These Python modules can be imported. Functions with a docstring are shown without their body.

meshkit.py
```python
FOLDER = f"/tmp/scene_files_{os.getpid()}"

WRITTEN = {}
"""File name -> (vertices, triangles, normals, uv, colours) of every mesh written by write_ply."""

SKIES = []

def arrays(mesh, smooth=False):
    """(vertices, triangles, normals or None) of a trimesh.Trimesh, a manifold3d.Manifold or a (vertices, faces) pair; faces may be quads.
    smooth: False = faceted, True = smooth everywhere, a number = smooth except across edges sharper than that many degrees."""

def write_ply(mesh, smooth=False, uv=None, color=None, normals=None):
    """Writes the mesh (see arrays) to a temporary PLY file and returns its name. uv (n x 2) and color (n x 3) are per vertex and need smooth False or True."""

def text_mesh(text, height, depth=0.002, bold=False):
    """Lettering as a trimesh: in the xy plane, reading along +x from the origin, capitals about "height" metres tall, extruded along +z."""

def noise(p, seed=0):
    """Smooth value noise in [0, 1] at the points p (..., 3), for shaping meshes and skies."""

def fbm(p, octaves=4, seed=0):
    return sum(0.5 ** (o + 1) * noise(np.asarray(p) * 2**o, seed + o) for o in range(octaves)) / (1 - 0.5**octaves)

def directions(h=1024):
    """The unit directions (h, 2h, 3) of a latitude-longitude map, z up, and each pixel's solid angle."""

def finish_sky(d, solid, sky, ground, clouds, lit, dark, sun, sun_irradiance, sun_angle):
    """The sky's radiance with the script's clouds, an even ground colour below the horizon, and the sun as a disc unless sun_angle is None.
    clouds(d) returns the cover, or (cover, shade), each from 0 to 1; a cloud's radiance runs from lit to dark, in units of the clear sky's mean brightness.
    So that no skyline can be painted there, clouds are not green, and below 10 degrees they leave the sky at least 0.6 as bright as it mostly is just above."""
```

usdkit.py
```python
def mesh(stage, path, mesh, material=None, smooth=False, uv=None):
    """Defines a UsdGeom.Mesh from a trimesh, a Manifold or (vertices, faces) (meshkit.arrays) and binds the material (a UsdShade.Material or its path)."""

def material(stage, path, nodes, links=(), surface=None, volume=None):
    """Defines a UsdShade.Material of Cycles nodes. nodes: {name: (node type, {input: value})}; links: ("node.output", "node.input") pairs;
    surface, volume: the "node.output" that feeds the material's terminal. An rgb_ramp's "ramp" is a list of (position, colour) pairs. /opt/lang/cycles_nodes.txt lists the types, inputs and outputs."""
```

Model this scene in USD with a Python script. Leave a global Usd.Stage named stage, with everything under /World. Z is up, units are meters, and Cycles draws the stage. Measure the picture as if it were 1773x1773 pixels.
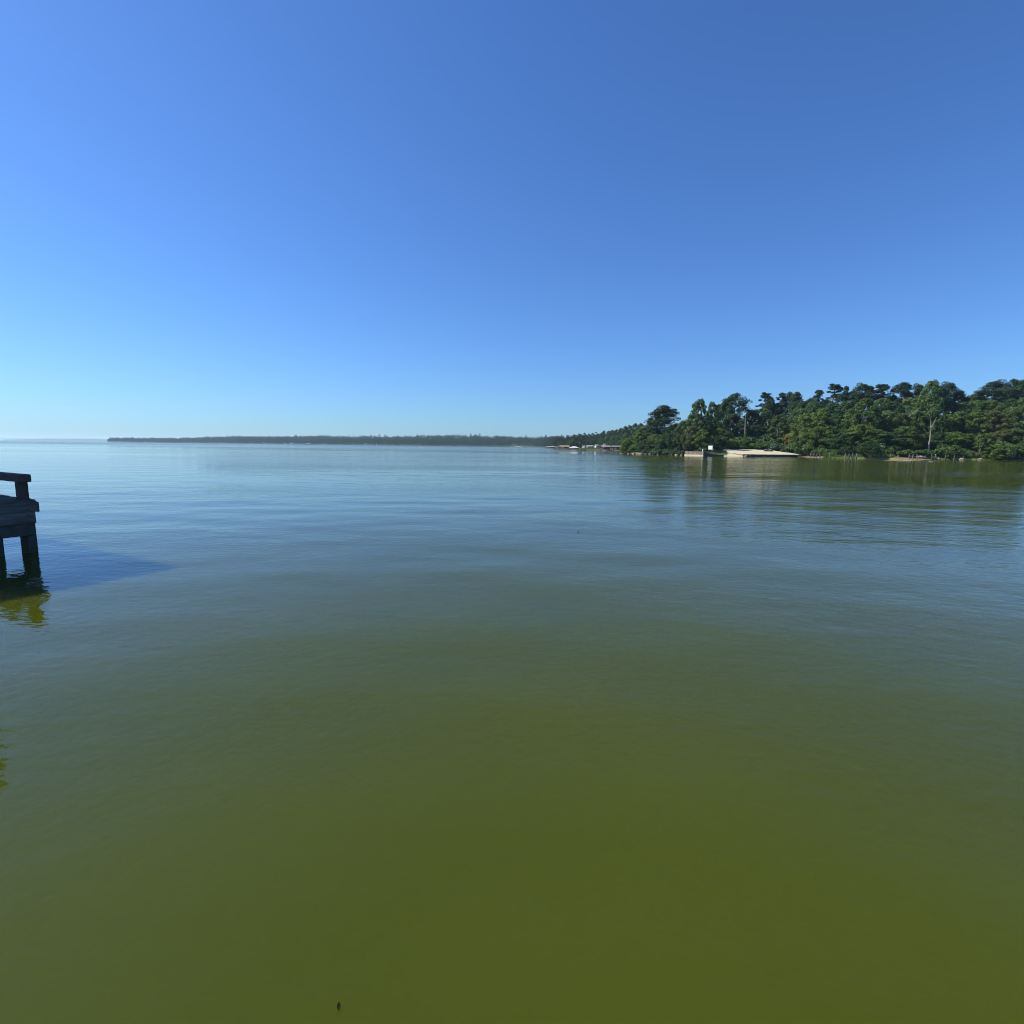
import math, random
import numpy as np, trimesh, shapely
import usdkit, meshkit
from pxr import Usd, UsdGeom, UsdLux, UsdShade, Sdf, Gf, Vt

stage = Usd.Stage.CreateInMemory()
UsdGeom.SetStageUpAxis(stage, UsdGeom.Tokens.z)
UsdGeom.SetStageMetersPerUnit(stage, 1.0)
world = UsdGeom.Xform.Define(stage, '/World')
stage.SetDefaultPrim(world.GetPrim())
UsdGeom.Scope.Define(stage, '/World/Looks')

# ================================================================ camera
CAM_H, PITCH, ROLL = 2.2, math.radians(7.36), 0.0105
CP = np.array([0, 0, CAM_H])
fwd = np.array([0, math.cos(PITCH), -math.sin(PITCH)])
r0 = np.array([1.0, 0, 0]); u0 = np.cross(r0, fwd)
right = math.cos(ROLL) * r0 + math.sin(ROLL) * u0
up = np.cross(right, fwd)
cam = UsdGeom.Camera.Define(stage, '/World/camera')
cam.CreateHorizontalApertureAttr(36.0); cam.CreateVerticalApertureAttr(36.0)
cam.CreateFocalLengthAttr(18.0)
cam.CreateClippingRangeAttr(Gf.Vec2f(0.05, 100000.0))
cam.CreateExposureAttr(0.8)
cam.AddTransformOp().Set(Gf.Matrix4d(*right, 0, *up, 0, *(-fwd), 0, *CP, 1))

# ================================================================ sky and sun
SUN_AZ, SUN_EL = math.radians(-80.0), math.radians(45.5)
sd = np.array([math.sin(SUN_AZ) * math.cos(SUN_EL), math.cos(SUN_AZ) * math.cos(SUN_EL), math.sin(SUN_EL)])
sky_mat = usdkit.material(stage, '/World/Looks/sky_look', {
    'sky': ('sky_texture', dict(sky_type='single_scattering', sun_disc=False, sun_elevation=SUN_EL, sun_rotation=SUN_AZ,
                                altitude=100.0, air_density=1.1, aerosol_density=0.5, ozone_density=1.0)),
    'wb': ('mix_color', dict(blend_type='multiply', fac=1.0, b=(0.515, 0.905, 1.55), use_clamp=False)),
    'bg': ('background_shader', dict(strength=0.056))},
    [('sky.color', 'wb.a'), ('wb.result', 'bg.color')], surface='bg.background')
dome = UsdLux.DomeLight.Define(stage, '/World/sky')
UsdShade.MaterialBindingAPI.Apply(dome.GetPrim()).Bind(sky_mat)
sun = UsdLux.DistantLight.Define(stage, '/World/sun')
sun.CreateNormalizeAttr(True); sun.CreateIntensityAttr(1.25); sun.CreateAngleAttr(0.5)
sun.CreateColorAttr(Gf.Vec3f(1.0, 0.94, 0.84))
zx = sd; xx = np.cross([0, 0, 1.0], zx); xx /= np.linalg.norm(xx); yx = np.cross(zx, xx)
sun.AddTransformOp().Set(Gf.Matrix4d(*xx, 0, *yx, 0, *zx, 0, 0, 0, 50, 1))

# ================================================================ helpers
def ray(px, py):
    return fwd + (px - 886.5) / 886.5 * right - (py - 886.5) / 886.5 * up
def atz(px, py, z):                                  # a pixel of the photograph on the level z
    d = ray(px, py); return CP + (z - CAM_H) / d[2] * d
def atd(px, py, depth):                              # a pixel of the photograph at a forward distance
    d = ray(px, py); return CP + d * (depth / d[1])
def horizon(px): return 762.7 + 0.0105 * px

used = {}
def numbered(path):
    n = used.get(path, -1) + 1; used[path] = n
    return path if n == 0 else f'{path}_{n:03d}'
def tag(p, label=None, cat=None, group=None, kind=None):
    for k, v in (('label', label), ('category', cat), ('group', group), ('kind', kind)):
        if v: p.SetCustomDataByKey(k, v)
    return p
def place(x, loc=(0, 0, 0), rotz=0.0, scale=(1, 1, 1)):
    x.AddTranslateOp().Set(Gf.Vec3d(*map(float, loc))); x.AddRotateZOp().Set(float(rotz)); x.AddScaleOp().Set(Gf.Vec3f(*map(float, scale)))
def thing(name, label, cat, loc=(0, 0, 0), rotz=0.0, scale=(1, 1, 1), group=None):
    x = UsdGeom.Xform.Define(stage, numbered('/World/' + name)); place(x, loc, rotz, scale)
    return tag(x.GetPrim(), label, cat, group)
def part(parent, name, mesh, mat, smooth=False):
    return usdkit.mesh(stage, numbered(str(parent.GetPath()) + '/' + name), mesh, mat, smooth=smooth).GetPrim()
def solo(name, mesh, mat, label, cat, group=None, smooth=False, kind=None):
    return tag(usdkit.mesh(stage, numbered('/World/' + name), mesh, mat, smooth=smooth).GetPrim(), label, cat, group, kind)
def struct(name, mesh, mat, smooth=False):
    return tag(usdkit.mesh(stage, numbered('/World/' + name), mesh, mat, smooth=smooth).GetPrim(), kind='structure')
cat_ = trimesh.util.concatenate
def box(size, center=(0, 0, 0), rz=0.0):
    m = trimesh.creation.box(size)
    if rz: m.apply_transform(trimesh.transformations.rotation_matrix(rz, [0, 0, 1]))
    m.apply_translation(center); return m
def beam(p, q, w, h, bev=0.008):                     # a squared timber from p to q, edges eased
    p, q = np.asarray(p, float), np.asarray(q, float); d = q - p; L = np.linalg.norm(d); d /= L
    s = np.cross(d, [0, 0, 1.0])
    s = s / np.linalg.norm(s) if np.linalg.norm(s) > 1e-6 else np.array([1.0, 0, 0])
    n = np.cross(s, d)
    a, b = w / 2, h / 2; e = min(bev, a * .4, b * .4)
    prof = [(-a + e, -b), (a - e, -b), (a, -b + e), (a, b - e), (a - e, b), (-a + e, b), (-a, b - e), (-a, -b + e)]
    v = np.array([o + x * s + y * n for o in (p, q) for x, y in prof])
    f = [[i, (i + 1) % 8, (i + 1) % 8 + 8] for i in range(8)] + [[i, (i + 1) % 8 + 8, i + 8] for i in range(8)]
    f += [[0, i + 1, i] for i in range(1, 7)] + [[8, 8 + i, 9 + i] for i in range(1, 7)]
    m = trimesh.Trimesh(v, np.array(f)[:, ::-1], process=False); m.fix_normals(); return m
def tube(points, radii, sides=7):
    p = np.asarray(points, float); r = np.broadcast_to(radii, (len(p),))
    t = np.gradient(p, axis=0); t /= np.linalg.norm(t, axis=1, keepdims=True) + 1e-12
    ref = np.where(np.abs(t[:, 2:]) < .9, [0, 0, 1.0], [1.0, 0, 0])
    a = np.cross(t, ref); a /= np.linalg.norm(a, axis=1, keepdims=True); b = np.cross(t, a)
    ang = np.arange(sides) * 2 * np.pi / sides
    v = (p[:, None] + r[:, None, None] * (np.cos(ang)[None, :, None] * a[:, None] + np.sin(ang)[None, :, None] * b[:, None])).reshape(-1, 3)
    i, j = np.meshgrid(np.arange(len(p) - 1), np.arange(sides), indexing='ij')
    q = np.stack([i * sides + j, i * sides + (j + 1) % sides, (i + 1) * sides + (j + 1) % sides, (i + 1) * sides + j], -1).reshape(-1, 4)
    f = np.vstack([q[:, [0, 1, 2]], q[:, [0, 2, 3]]])
    top = len(v); v = np.vstack([v, p[-1:]]); k = (len(p) - 1) * sides
    f = np.vstack([f, [[k + s, k + (s + 1) % sides, top] for s in range(sides)]])
    return trimesh.Trimesh(v, f, process=False)
def rock(r, seed, flat=.65):
    m = trimesh.creation.icosphere(2, 1.0); v = m.vertices
    n = meshkit.fbm(v * 1.3 + seed * 7.1, 3, seed); v = v * (0.7 + .6 * n)[:, None]
    v[:, 2] *= flat; return trimesh.Trimesh(v * r, m.faces, process=False)
def sm(x): x = np.clip(x, 0, 1); return x * x * (3 - 2 * x)

# ================================================================ materials
def MAT(name, nodes, links, surface='p.BSDF', volume=None):
    return usdkit.material(stage, '/World/Looks/' + name, nodes, links, surface=surface, volume=volume)
def mottled(name, c1, c2, scale=1.0, rough=.85, bump=0.0, detail=6.0, stretch=(1, 1, 1), turn=0.0):
    nodes = {'g': ('geometry', {}), 'm': ('mapping', dict(mapping_type='texture', scale=[1 / x for x in stretch], rotation=(0, 0, turn))),
             'n': ('noise_texture', dict(scale=scale, detail=detail, roughness=.65)),
             'r': ('rgb_ramp', dict(ramp=[(.3, c1), (.7, c2)])), 'p': ('principled_bsdf', dict(roughness=rough, specular_ior_level=.25))}
    links = [('g.position', 'm.vector'), ('m.vector', 'n.vector'), ('n.fac', 'r.fac'), ('r.color', 'p.base_color')]
    if bump:
        nodes['b'] = ('bump', dict(strength=1.0, distance=bump)); links += [('n.fac', 'b.height'), ('b.normal', 'p.normal')]
    return MAT(name, nodes, links)
def leafy(name, dark, mid, light, trans=.36, patch=.16):
    # leaf colour varies leaf by leaf, bough by bough and tree by tree
    return MAT(name, {
        'g': ('geometry', {}), 'n': ('noise_texture', dict(scale=patch, detail=3.0, roughness=.6)),
        's': ('math', dict(math_type='multiply', value2=.5)), 'a': ('math', dict(math_type='multiply_add', value2=.5)),
        'r': ('rgb_ramp', dict(ramp=[(.3, dark), (.5, mid), (.72, light)])),
        'd': ('principled_bsdf', dict(roughness=.55, specular_ior_level=.35)), 't': ('translucent_bsdf', {}),
        'x': ('mix_closure', dict(fac=trans))},
        [('g.position', 'n.vector'), ('n.fac', 's.value1'), ('g.random_per_island', 'a.value1'), ('s.value', 'a.value3'), ('a.value', 'r.fac'),
         ('r.color', 'd.base_color'), ('r.color', 't.color'), ('d.BSDF', 'x.closure1'), ('t.BSDF', 'x.closure2')], surface='x.closure')
bark = mottled('bark', (.05, .04, .03), (.12, .10, .08), 3.0, stretch=(1, 1, .2))
pale_bark = mottled('pale_bark', (.17, .155, .13), (.30, .28, .25), 2.0, stretch=(1, 1, .25))
L_mid = leafy('leaf_mid', (0.072, 0.128, 0.026), (0.140, 0.230, 0.041), (0.271, 0.390, 0.077))
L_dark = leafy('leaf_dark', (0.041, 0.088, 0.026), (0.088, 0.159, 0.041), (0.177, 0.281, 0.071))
L_light = leafy('leaf_light', (0.096, 0.161, 0.024), (0.177, 0.269, 0.039), (0.297, 0.409, 0.073))
L_olive = leafy('leaf_olive', (0.086, 0.103, 0.023), (0.158, 0.171, 0.041), (0.279, 0.271, 0.074))
L_pine = leafy('leaf_pine', (0.029, 0.065, 0.027), (0.058, 0.111, 0.039), (0.120, 0.192, 0.063), trans=.12)
L_gold = leafy('leaf_gold', (0.176, 0.143, 0.028), (0.275, 0.209, 0.039), (0.330, 0.231, 0.050))
L_vine = leafy('leaf_vine', (0.083, 0.154, 0.020), (0.152, 0.249, 0.032), (0.267, 0.386, 0.059))
L_grass = leafy('leaf_grass', (0.110, 0.165, 0.030), (0.170, 0.235, 0.042), (0.200, 0.250, 0.060), trans=.2)
L_far = leafy('leaf_far', (0.034, 0.064, 0.021), (0.055, 0.094, 0.028), (0.081, 0.127, 0.037), trans=.1, patch=.02)
concrete = mottled('concrete', (.31, .285, .20), (.46, .42, .305), .8, .9, .01)
concrete_old = mottled('concrete_old', (.085, .07, .055), (.20, .165, .13), 1.4, .9, .02)
GRAIN = math.atan2(-.8745, -.485)
wood_grey = mottled('wood_grey', (.022, .020, .019), (.125, .112, .10), 5.0, .8, .006, stretch=(.22, 1.6, 1.6), turn=GRAIN)
wood_dark = mottled('wood_dark', (.035, .03, .028), (.085, .075, .068), 4.0, .8, .006)
rust = mottled('rust', (.05, .025, .015), (.12, .06, .035), 20.0)
slime = mottled('slime', (.010, .014, .006), (.03, .04, .014), 9.0, .5, .01)
wood_red = mottled('wood_red', (.028, .019, .016), (.065, .044, .037), 5.0, .75, .005)
wood_wet = mottled('wood_wet', (.012, .012, .011), (.035, .034, .03), 6.0, .35, .006)
wood_silver = mottled('wood_silver', (.075, .07, .06), (.17, .155, .135), 3.0, .85)
stone = mottled('stone', (.11, .09, .065), (.30, .26, .20), 1.6, .9, .03)
stone_dark = mottled('stone_dark', (.03, .028, .027), (.10, .09, .08), 1.6, .85, .03)
white_paint = mottled('white_paint', (.66, .66, .64), (.80, .80, .78), 2.0, .5)
white_wall = mottled('white_wall', (.40, .40, .38), (.55, .55, .53), 1.0, .7)
tin = mottled('tin_roof', (.20, .20, .20), (.34, .34, .33), 1.0, .5)
tan_wall = mottled('tan_wall', (.20, .165, .12), (.29, .245, .18), 1.0, .8)
brown_wall = mottled('brown_wall', (.06, .045, .04), (.14, .11, .09), 1.0, .8)
shingle = mottled('shingle', (.12, .10, .09), (.24, .21, .19), 1.5, .9)
dark_glass = MAT('dark_glass', {'p': ('principled_bsdf', dict(base_color=(.015, .018, .025), roughness=.06))}, [])
car_paint = MAT('car_paint', {'p': ('principled_bsdf', dict(base_color=(.018, .018, .045), roughness=.25, coat_weight=.8))}, [])
rubber = MAT('rubber', {'p': ('principled_bsdf', dict(base_color=(.02, .02, .02), roughness=.8))}, [])
lamp_red = MAT('lamp_red', {'p': ('principled_bsdf', dict(base_color=(.25, .02, .02), roughness=.3))}, [])
metal_grey = MAT('metal_grey', {'p': ('principled_bsdf', dict(base_color=(.45, .45, .45), roughness=.4, metallic=.7))}, [])
dead_leaf = MAT('dead_leaf', {'p': ('principled_bsdf', dict(base_color=(.014, .013, .005), roughness=.95, specular_ior_level=.05))}, [])
litter = mottled('leaf_litter', (.05, .04, .02), (.12, .10, .05), .8, .95)

# ground: pale sand at the waterline, brown earth and low green above
ground_mat = MAT('shore_earth', {
    'g': ('geometry', {}), 'xyz': ('separate_xyz', {}), 'n': ('noise_texture', dict(scale=.45, detail=6.0, roughness=.65)),
    'h': ('math', dict(math_type='multiply_add', value2=.9, value3=-.25)), 'z': ('math', dict(math_type='add')),
    'r': ('rgb_ramp', dict(ramp=[(.0, (.10, .08, .045)), (.12, (.18, .14, .075)), (.24, (.25, .205, .115)), (.36, (.15, .13, .06)), (.55, (.09, .095, .035)), (1.0, (.05, .065, .022))])),
    'w': ('map_range', dict(range_type='smoothstep', from_min=138.0, from_max=146.0, to_min=0.0, to_max=1.0, clamp=True)), 'mud': ('mix_color', dict(blend_type='mix', b=(.055, .050, .028))),
    'p': ('principled_bsdf', dict(roughness=.95, specular_ior_level=.2))},
    [('xyz.y', 'w.value'), ('w.result', 'mud.fac'), ('g.position', 'xyz.vector'), ('g.position', 'n.vector'), ('n.fac', 'h.value1'), ('xyz.z', 'z.value1'), ('h.value', 'z.value2'), ('z.value', 'r.fac'), ('r.color', 'mud.a'), ('mud.result', 'p.base_color')])

# water: green algae-laden body under a clear rippled surface
def scaled_noise(i, scale, stretch=(1, 1, 1), detail=2.0, rot=0.0):
    return ({f'm{i}': ('mapping', dict(mapping_type='point', scale=stretch, rotation=(0, 0, rot))),
             f'n{i}': ('noise_texture', dict(scale=scale, detail=detail, roughness=.5))},
            [('g.position', f'm{i}.vector'), (f'm{i}.vector', f'n{i}.vector')])
wn, wl = {'g': ('geometry', {})}, []
for i, sc, st, de, ro in ((0, 5.0, (1, 1.5, 1), 2.0, .5), (1, 1.5, (.8, 1.4, 1), 1.5, -.2), (2, .36, (.75, 1.25, 1), 1.2, .15), (3, .045, (.45, 1.2, 1), 2.0, .2), (4, .012, (.35, 1.0, 1), 3.0, -.1)):
    a, b = scaled_noise(i, sc, st, de, ro); wn |= a; wl += b
wn |= {
    'gust': ('map_range', dict(range_type='smoothstep', from_min=.36, from_max=.64, to_min=.35, to_max=1.3, clamp=True)),
    'a0': ('math', dict(math_type='multiply', value2=.0100)), 'a1': ('math', dict(math_type='multiply_add', value2=.016)),
    'k': ('math', dict(math_type='multiply')), 'a2': ('math', dict(math_type='multiply_add', value2=.060)),
    'b': ('bump', dict(strength=1.0, distance=1.0)),
    'far': ('map_range', dict(range_type='smoothstep', from_min=.40, from_max=.60, to_min=.02, to_max=.10, clamp=True)),
    'sep': ('separate_xyz', {}), 'open': ('map_range', dict(range_type='smoothstep', from_min=190.0, from_max=520.0, to_min=0.0, to_max=.13, clamp=True)), 'rough': ('math', dict(math_type='add')),
    'tone': ('rgb_ramp', dict(ramp=[(.3, (.0340, .0435, .0014)), (.7, (.0390, .0490, .0020))])),
    'p': ('principled_bsdf', dict(ior=1.333, roughness=.02, subsurface_method='burley', subsurface_weight=1.0, subsurface_scale=.6, subsurface_radius=(1.0, 1.0, .5), specular_ior_level=.5))}
wl += [('n3.fac', 'gust.value'), ('n0.fac', 'a0.value1'), ('n1.fac', 'a1.value1'), ('a0.value', 'a1.value3'), ('a1.value', 'k.value1'), ('gust.result', 'k.value2'),
       ('n2.fac', 'a2.value1'), ('k.value', 'a2.value3'), ('a2.value', 'b.height'), ('b.normal', 'p.normal'), ('n4.fac', 'far.value'), ('g.position', 'sep.vector'), ('sep.y', 'open.value'), ('far.result', 'rough.value1'), ('open.result', 'rough.value2'), ('rough.value', 'p.roughness'),
       ('n2.fac', 'tone.fac'), ('tone.color', 'p.base_color')]
water_mat = MAT('lake_water', wn, wl)

# ================================================================ lake
LX = 14000.0
struct('lake_water', (np.array([[-LX, -60, 0], [LX, -60, 0], [LX, LX, 0], [-LX, LX, 0.0]]), np.array([[0, 1, 2, 3]])), water_mat)
struct('lake_bed', (np.array([[-LX, -60, -4], [LX, -60, -4], [LX, LX, -4], [-LX, LX, -4.0]]), np.array([[0, 1, 2, 3]])), ground_mat)

# ================================================================ near land
SHORE = [(70, 700), (40, 600), (31.8, 543), (36, 460), (40.7, 394), (52, 300), (72, 250), (66, 206), (48, 188), (38.6, 180), (40.5, 172), (45.4, 165), (48.5, 152), (48.6, 143.6),
         (51.2, 138.4), (57.6, 140.2), (79.5, 144.6), (79, 136.5), (84, 124.5), (91, 120.5), (99, 122.5), (107, 126.2), (121, 122), (150, 112), (220, 95), (440, 70)]
land = shapely.Polygon(SHORE + [(440, 700)])
edge = shapely.LineString(SHORE)
W0, W1 = np.array([57.6, 140.2]), np.array([79.5, 144.6]); wd = (W1 - W0) / np.linalg.norm(W1 - W0); wn_ = np.array([-wd[1], wd[0]])
def apron_z(s, v):                                   # s along the wall, v inland
    low = .115 * v - .02; high = .55 + .085 * v
    return np.minimum(np.where(s < 7.0, low, high), 2.15)
def ground(x, y):
    x, y = np.asarray(x, float), np.asarray(y, float)
    p = shapely.points(x, y); d = shapely.distance(p, edge); inside = shapely.contains_xy(land, x, y)
    far = sm((y - 215) / 60.0)
    hill = (9.0 - 4.0 * far) * sm(np.maximum(d - 3, 0) / (75.0 + 60 * far)) + .045 * np.maximum(d - 3, 0) * (1 - .6 * far)
    hill = np.minimum(hill, 12)
    bump = (meshkit.fbm(np.stack([x * .18, y * .18, 0 * x], -1), 3, 5) - .5)
    z = np.where(inside, -.12 + .62 * sm(d / 3.2) + hill + bump * .35 * sm(d / 3), -.12 - .22 * d)
    z = np.maximum(z, -2.0)
    rel = np.stack([x - W0[0], y - W0[1]], -1); s, v = rel @ wd, rel @ wn_
    on = (s > -7) & (s < 25.5) & (v > -1) & (v < 19)
    return np.where(on, np.minimum(z, apron_z(s, v) - .25 + np.where(s < -.5, .35, 0)), z)
def grid(x0, x1, y0, y1, step, fn):
    xs, ys = np.arange(x0, x1 + .1, step), np.arange(y0, y1 + .1, step); X, Y = np.meshgrid(xs, ys); Z = fn(X, Y)
    v = np.stack([X, Y, Z], -1).reshape(-1, 3); n = len(xs); i, j = np.meshgrid(np.arange(len(ys) - 1), np.arange(n - 1), indexing='ij'); k = (i * n + j).ravel()
    f = np.stack([k, k + 1, k + n + 1, k + n], -1); m = trimesh.Trimesh(v, np.vstack([f[:, [0, 1, 2]], f[:, [0, 2, 3]]]), process=False)
    keep = (v[:, 2] > -1.9)[m.faces].any(1); m.update_faces(keep); m.remove_unreferenced_vertices(); return m
near = grid(28, 176, 84, 216, 1.2, ground); back = grid(20, 440, 216, 690, 5.0, ground); side = grid(176, 440, 66, 216, 5.0, ground)
struct('shore_ground', cat_([near, back, side]), ground_mat, smooth=True)

# ---------------------------------------------------------------- boat ramp, apron, walls
def sheet(s0, s1, v0, v1, ns, nv, dz, thick=.35):
    S, V = np.meshgrid(np.linspace(s0, s1, ns), np.linspace(v0, v1, nv)); P = W0 + S[..., None] * wd + V[..., None] * wn_
    sm_ = .5 * (s0 + s1) + 0 * S
    Z = apron_z(sm_, V) + dz; top = np.concatenate([P, Z[..., None]], -1).reshape(-1, 3); bot = top - [0, 0, thick]; n = len(top)
    f = []
    for i in range(nv - 1):
        for j in range(ns - 1):
            k = i * ns + j; f += [[k, k + 1, k + ns + 1], [k, k + ns + 1, k + ns], [n + k, n + k + ns + 1, n + k + 1], [n + k, n + k + ns, n + k + ns + 1]]
    ring = list(range(ns)) + [i * ns + ns - 1 for i in range(1, nv)] + list(range(ns * nv - 2, ns * (nv - 1) - 1, -1)) + [i * ns for i in range(nv - 2, 0, -1)]
    for a, b in zip(ring, ring[1:] + ring[:1]): f += [[a, n + b, b], [a, n + a, n + b]]
    m = trimesh.Trimesh(np.vstack([top, bot]), f, process=False); m.fix_normals(); return m
ramp = thing('boat_ramp', 'pale concrete boat ramp sloping down into the lake', 'boat ramp')
for i in range(3):
    part(ramp, 'slab', sheet(.15 + i * 2.2, 2.31 + i * 2.2, -2.5, 17.5, 2, 9, .0), concrete)
apron = thing('concrete_apron', 'broad pale concrete parking apron rising behind the dark retaining wall', 'pavement')
for i in range(4):
    for j in range(3):
        part(apron, 'slab', sheet(7.1 + i * 4.4, 11.46 + i * 4.4, .32 + j * 5.6, 5.88 + j * 5.6, 3, 4, .0), concrete)
rw = thing('retaining_wall', 'long low dark timber retaining wall along the water under the concrete apron', 'wall')
for j, z in enumerate((-.25, -.02, .21, .42)):
    for i in range(4):
        p, q = W0 + (7.1 + i * 3.85) * wd + .12 * wn_, W0 + (10.9 + i * 3.85) * wd + .12 * wn_
        part(rw, 'timber', beam((*p, z), (*q, z), .20, .20), wood_dark)
for i in range(5):
    p = W0 + (7.6 + i * 3.55) * wd - .06 * wn_; part(rw, 'post', beam((*p, -1), (*p, .5), .14, .14), wood_wet)
bulk = thing('concrete_bulkhead', 'stained concrete bulkhead block with pale footing left of the white sign', 'wall')
A, B, C = np.array([48.3, 144.6]), np.array([51.2, 138.4]), np.array([57.5, 140.3])
def wall(a, b, z0, z1, t, side):
    d = (b - a) / np.linalg.norm(b - a); n = np.array([-d[1], d[0]]) * side * t / 2; return beam((*(a + n), (z0 + z1) / 2), (*(b + n), (z0 + z1) / 2), t, z1 - z0, .03)
part(bulk, 'wall_face', wall(A, B, .33, 1.18, .4, 1), concrete_old)
part(bulk, 'footing', wall(A + [-.12, -.06], B + [-.1, -.12], -1, .32, .5, 1), concrete)
part(bulk, 'coping', wall(A + [-.03, -.02], B + [-.03, -.05], 1.185, 1.27, .5, 1), concrete_old)
bw = thing('timber_bulkhead', 'shaded dark plank bulkhead stepping down between concrete block and ramp', 'wall')
nb = 11
for i in range(nb):
    t0, t1 = i / nb, (i + .96) / nb; a, b = B + (C - B) * t0, B + (C - B) * t1
    part(bw, 'plank', wall(a, b, -1, 1.12 - .72 * float(sm(np.array((i - .5) / 5.0))) , .12, 1), wood_dark)
part(bw, 'waler', wall(B + [.05, -.1], C + [0, -.1], .1, .28, .1, 1), wood_wet)

# small wooden jetty beside the ramp
P = lambda s, v: W0 + s * wd + v * wn_
jt = thing('loading_jetty', 'short wooden loading jetty with pale deck between ramp and retaining wall', 'jetty')
for i in range(9): part(jt, 'plank', beam((*P(5.6, -3.2 + i * .42), .62), (*P(7.0, -3.2 + i * .42), .62), .38, .05), wood_silver)
for s in (5.7, 6.9):
    for v in (-3.2, -.2): part(jt, 'post', beam((*P(s, v), -1), (*P(s, v), .60), .16, .16), wood_dark)
    part(jt, 'stringer', beam((*P(s, -3.3), .48), (*P(s, .2), .48), .07, .2), wood_dark)

# white sign on two legs
sp = atd(1230, 775, 143.0)
sgn = thing('white_sign', 'blank white rectangular sign board on two short posts above the bulkhead', 'sign', (sp[0], 143.0, 0), -42)
zc = sp[2]; gz = float(ground(sp[0], 143.0)); part(sgn, 'board', box((1.18, .05, .95), (0, 0, zc)), white_paint)
for s in (-.4, .4): part(sgn, 'post', beam((s, .07, gz - .3), (s, .07, zc + .4), .09, .09), wood_dark)
for z in (zc + .5, zc - .5): part(sgn, 'frame', box((1.2, .06, .04), (0, .004, z)), white_paint)
bl = atz(1215, 781.5, 1.4)
bo = thing('mooring_bollard', 'small pale bollard standing on the right end of concrete bulkhead', 'bollard', (B[0] - .1, B[1] + .45, 1.27))
part(bo, 'shaft', trimesh.creation.cylinder(.13, .5, sections=12).apply_translation([0, 0, .25]), white_paint, 40)
part(bo, 'cap', trimesh.creation.cylinder(.17, .1, sections=12).apply_translation([0, 0, .55]), white_paint, 40)

# dark vehicle at the top of the apron
vp = atd(1344, 776, 160.0)
rel = vp[:2] - W0; vz = float(apron_z(rel @ wd, rel @ wn_))
car = thing('parked_car', 'dark blue parked car under the trees at the top of the apron', 'car', (vp[0], vp[1], vz), 38)
def extr(prof, half):                                # a side outline (x,z) drawn out to both sides, tucked in at the roof
    poly = shapely.Polygon(prof); m = trimesh.creation.extrude_polygon(poly, 2 * half, engine='earcut'); v = m.vertices
    w = np.stack([v[:, 0], v[:, 2] - half, v[:, 1]], -1); tuck = 1 - .16 * np.clip((w[:, 2] - .95) / .6, 0, 1); w[:, 1] *= tuck
    m = trimesh.Trimesh(w, m.faces, process=False); m.fix_normals(); return m
part(car, 'body', extr([(-2.15, .35), (-2.2, .75), (-2.1, 1.0), (-1.9, 1.55), (-1.6, 1.66), (.3, 1.64), (.55, 1.58), (1.25, 1.05), (2.0, .95), (2.2, .75), (2.2, .4)], .9), car_paint)
part(car, 'windscreen', cat_([trimesh.Trimesh([[1.20, -.70, 1.10], [1.20, .70, 1.10], [.62, .62, 1.55], [.62, -.62, 1.55]], [[0, 1, 2], [0, 2, 3]])]), dark_glass)
part(car, 'rear_window', trimesh.Trimesh([[-2.09, -.7, 1.05], [-2.09, .7, 1.05], [-1.95, .66, 1.5], [-1.95, -.66, 1.5]], [[0, 2, 1], [0, 3, 2]]), dark_glass)
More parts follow.
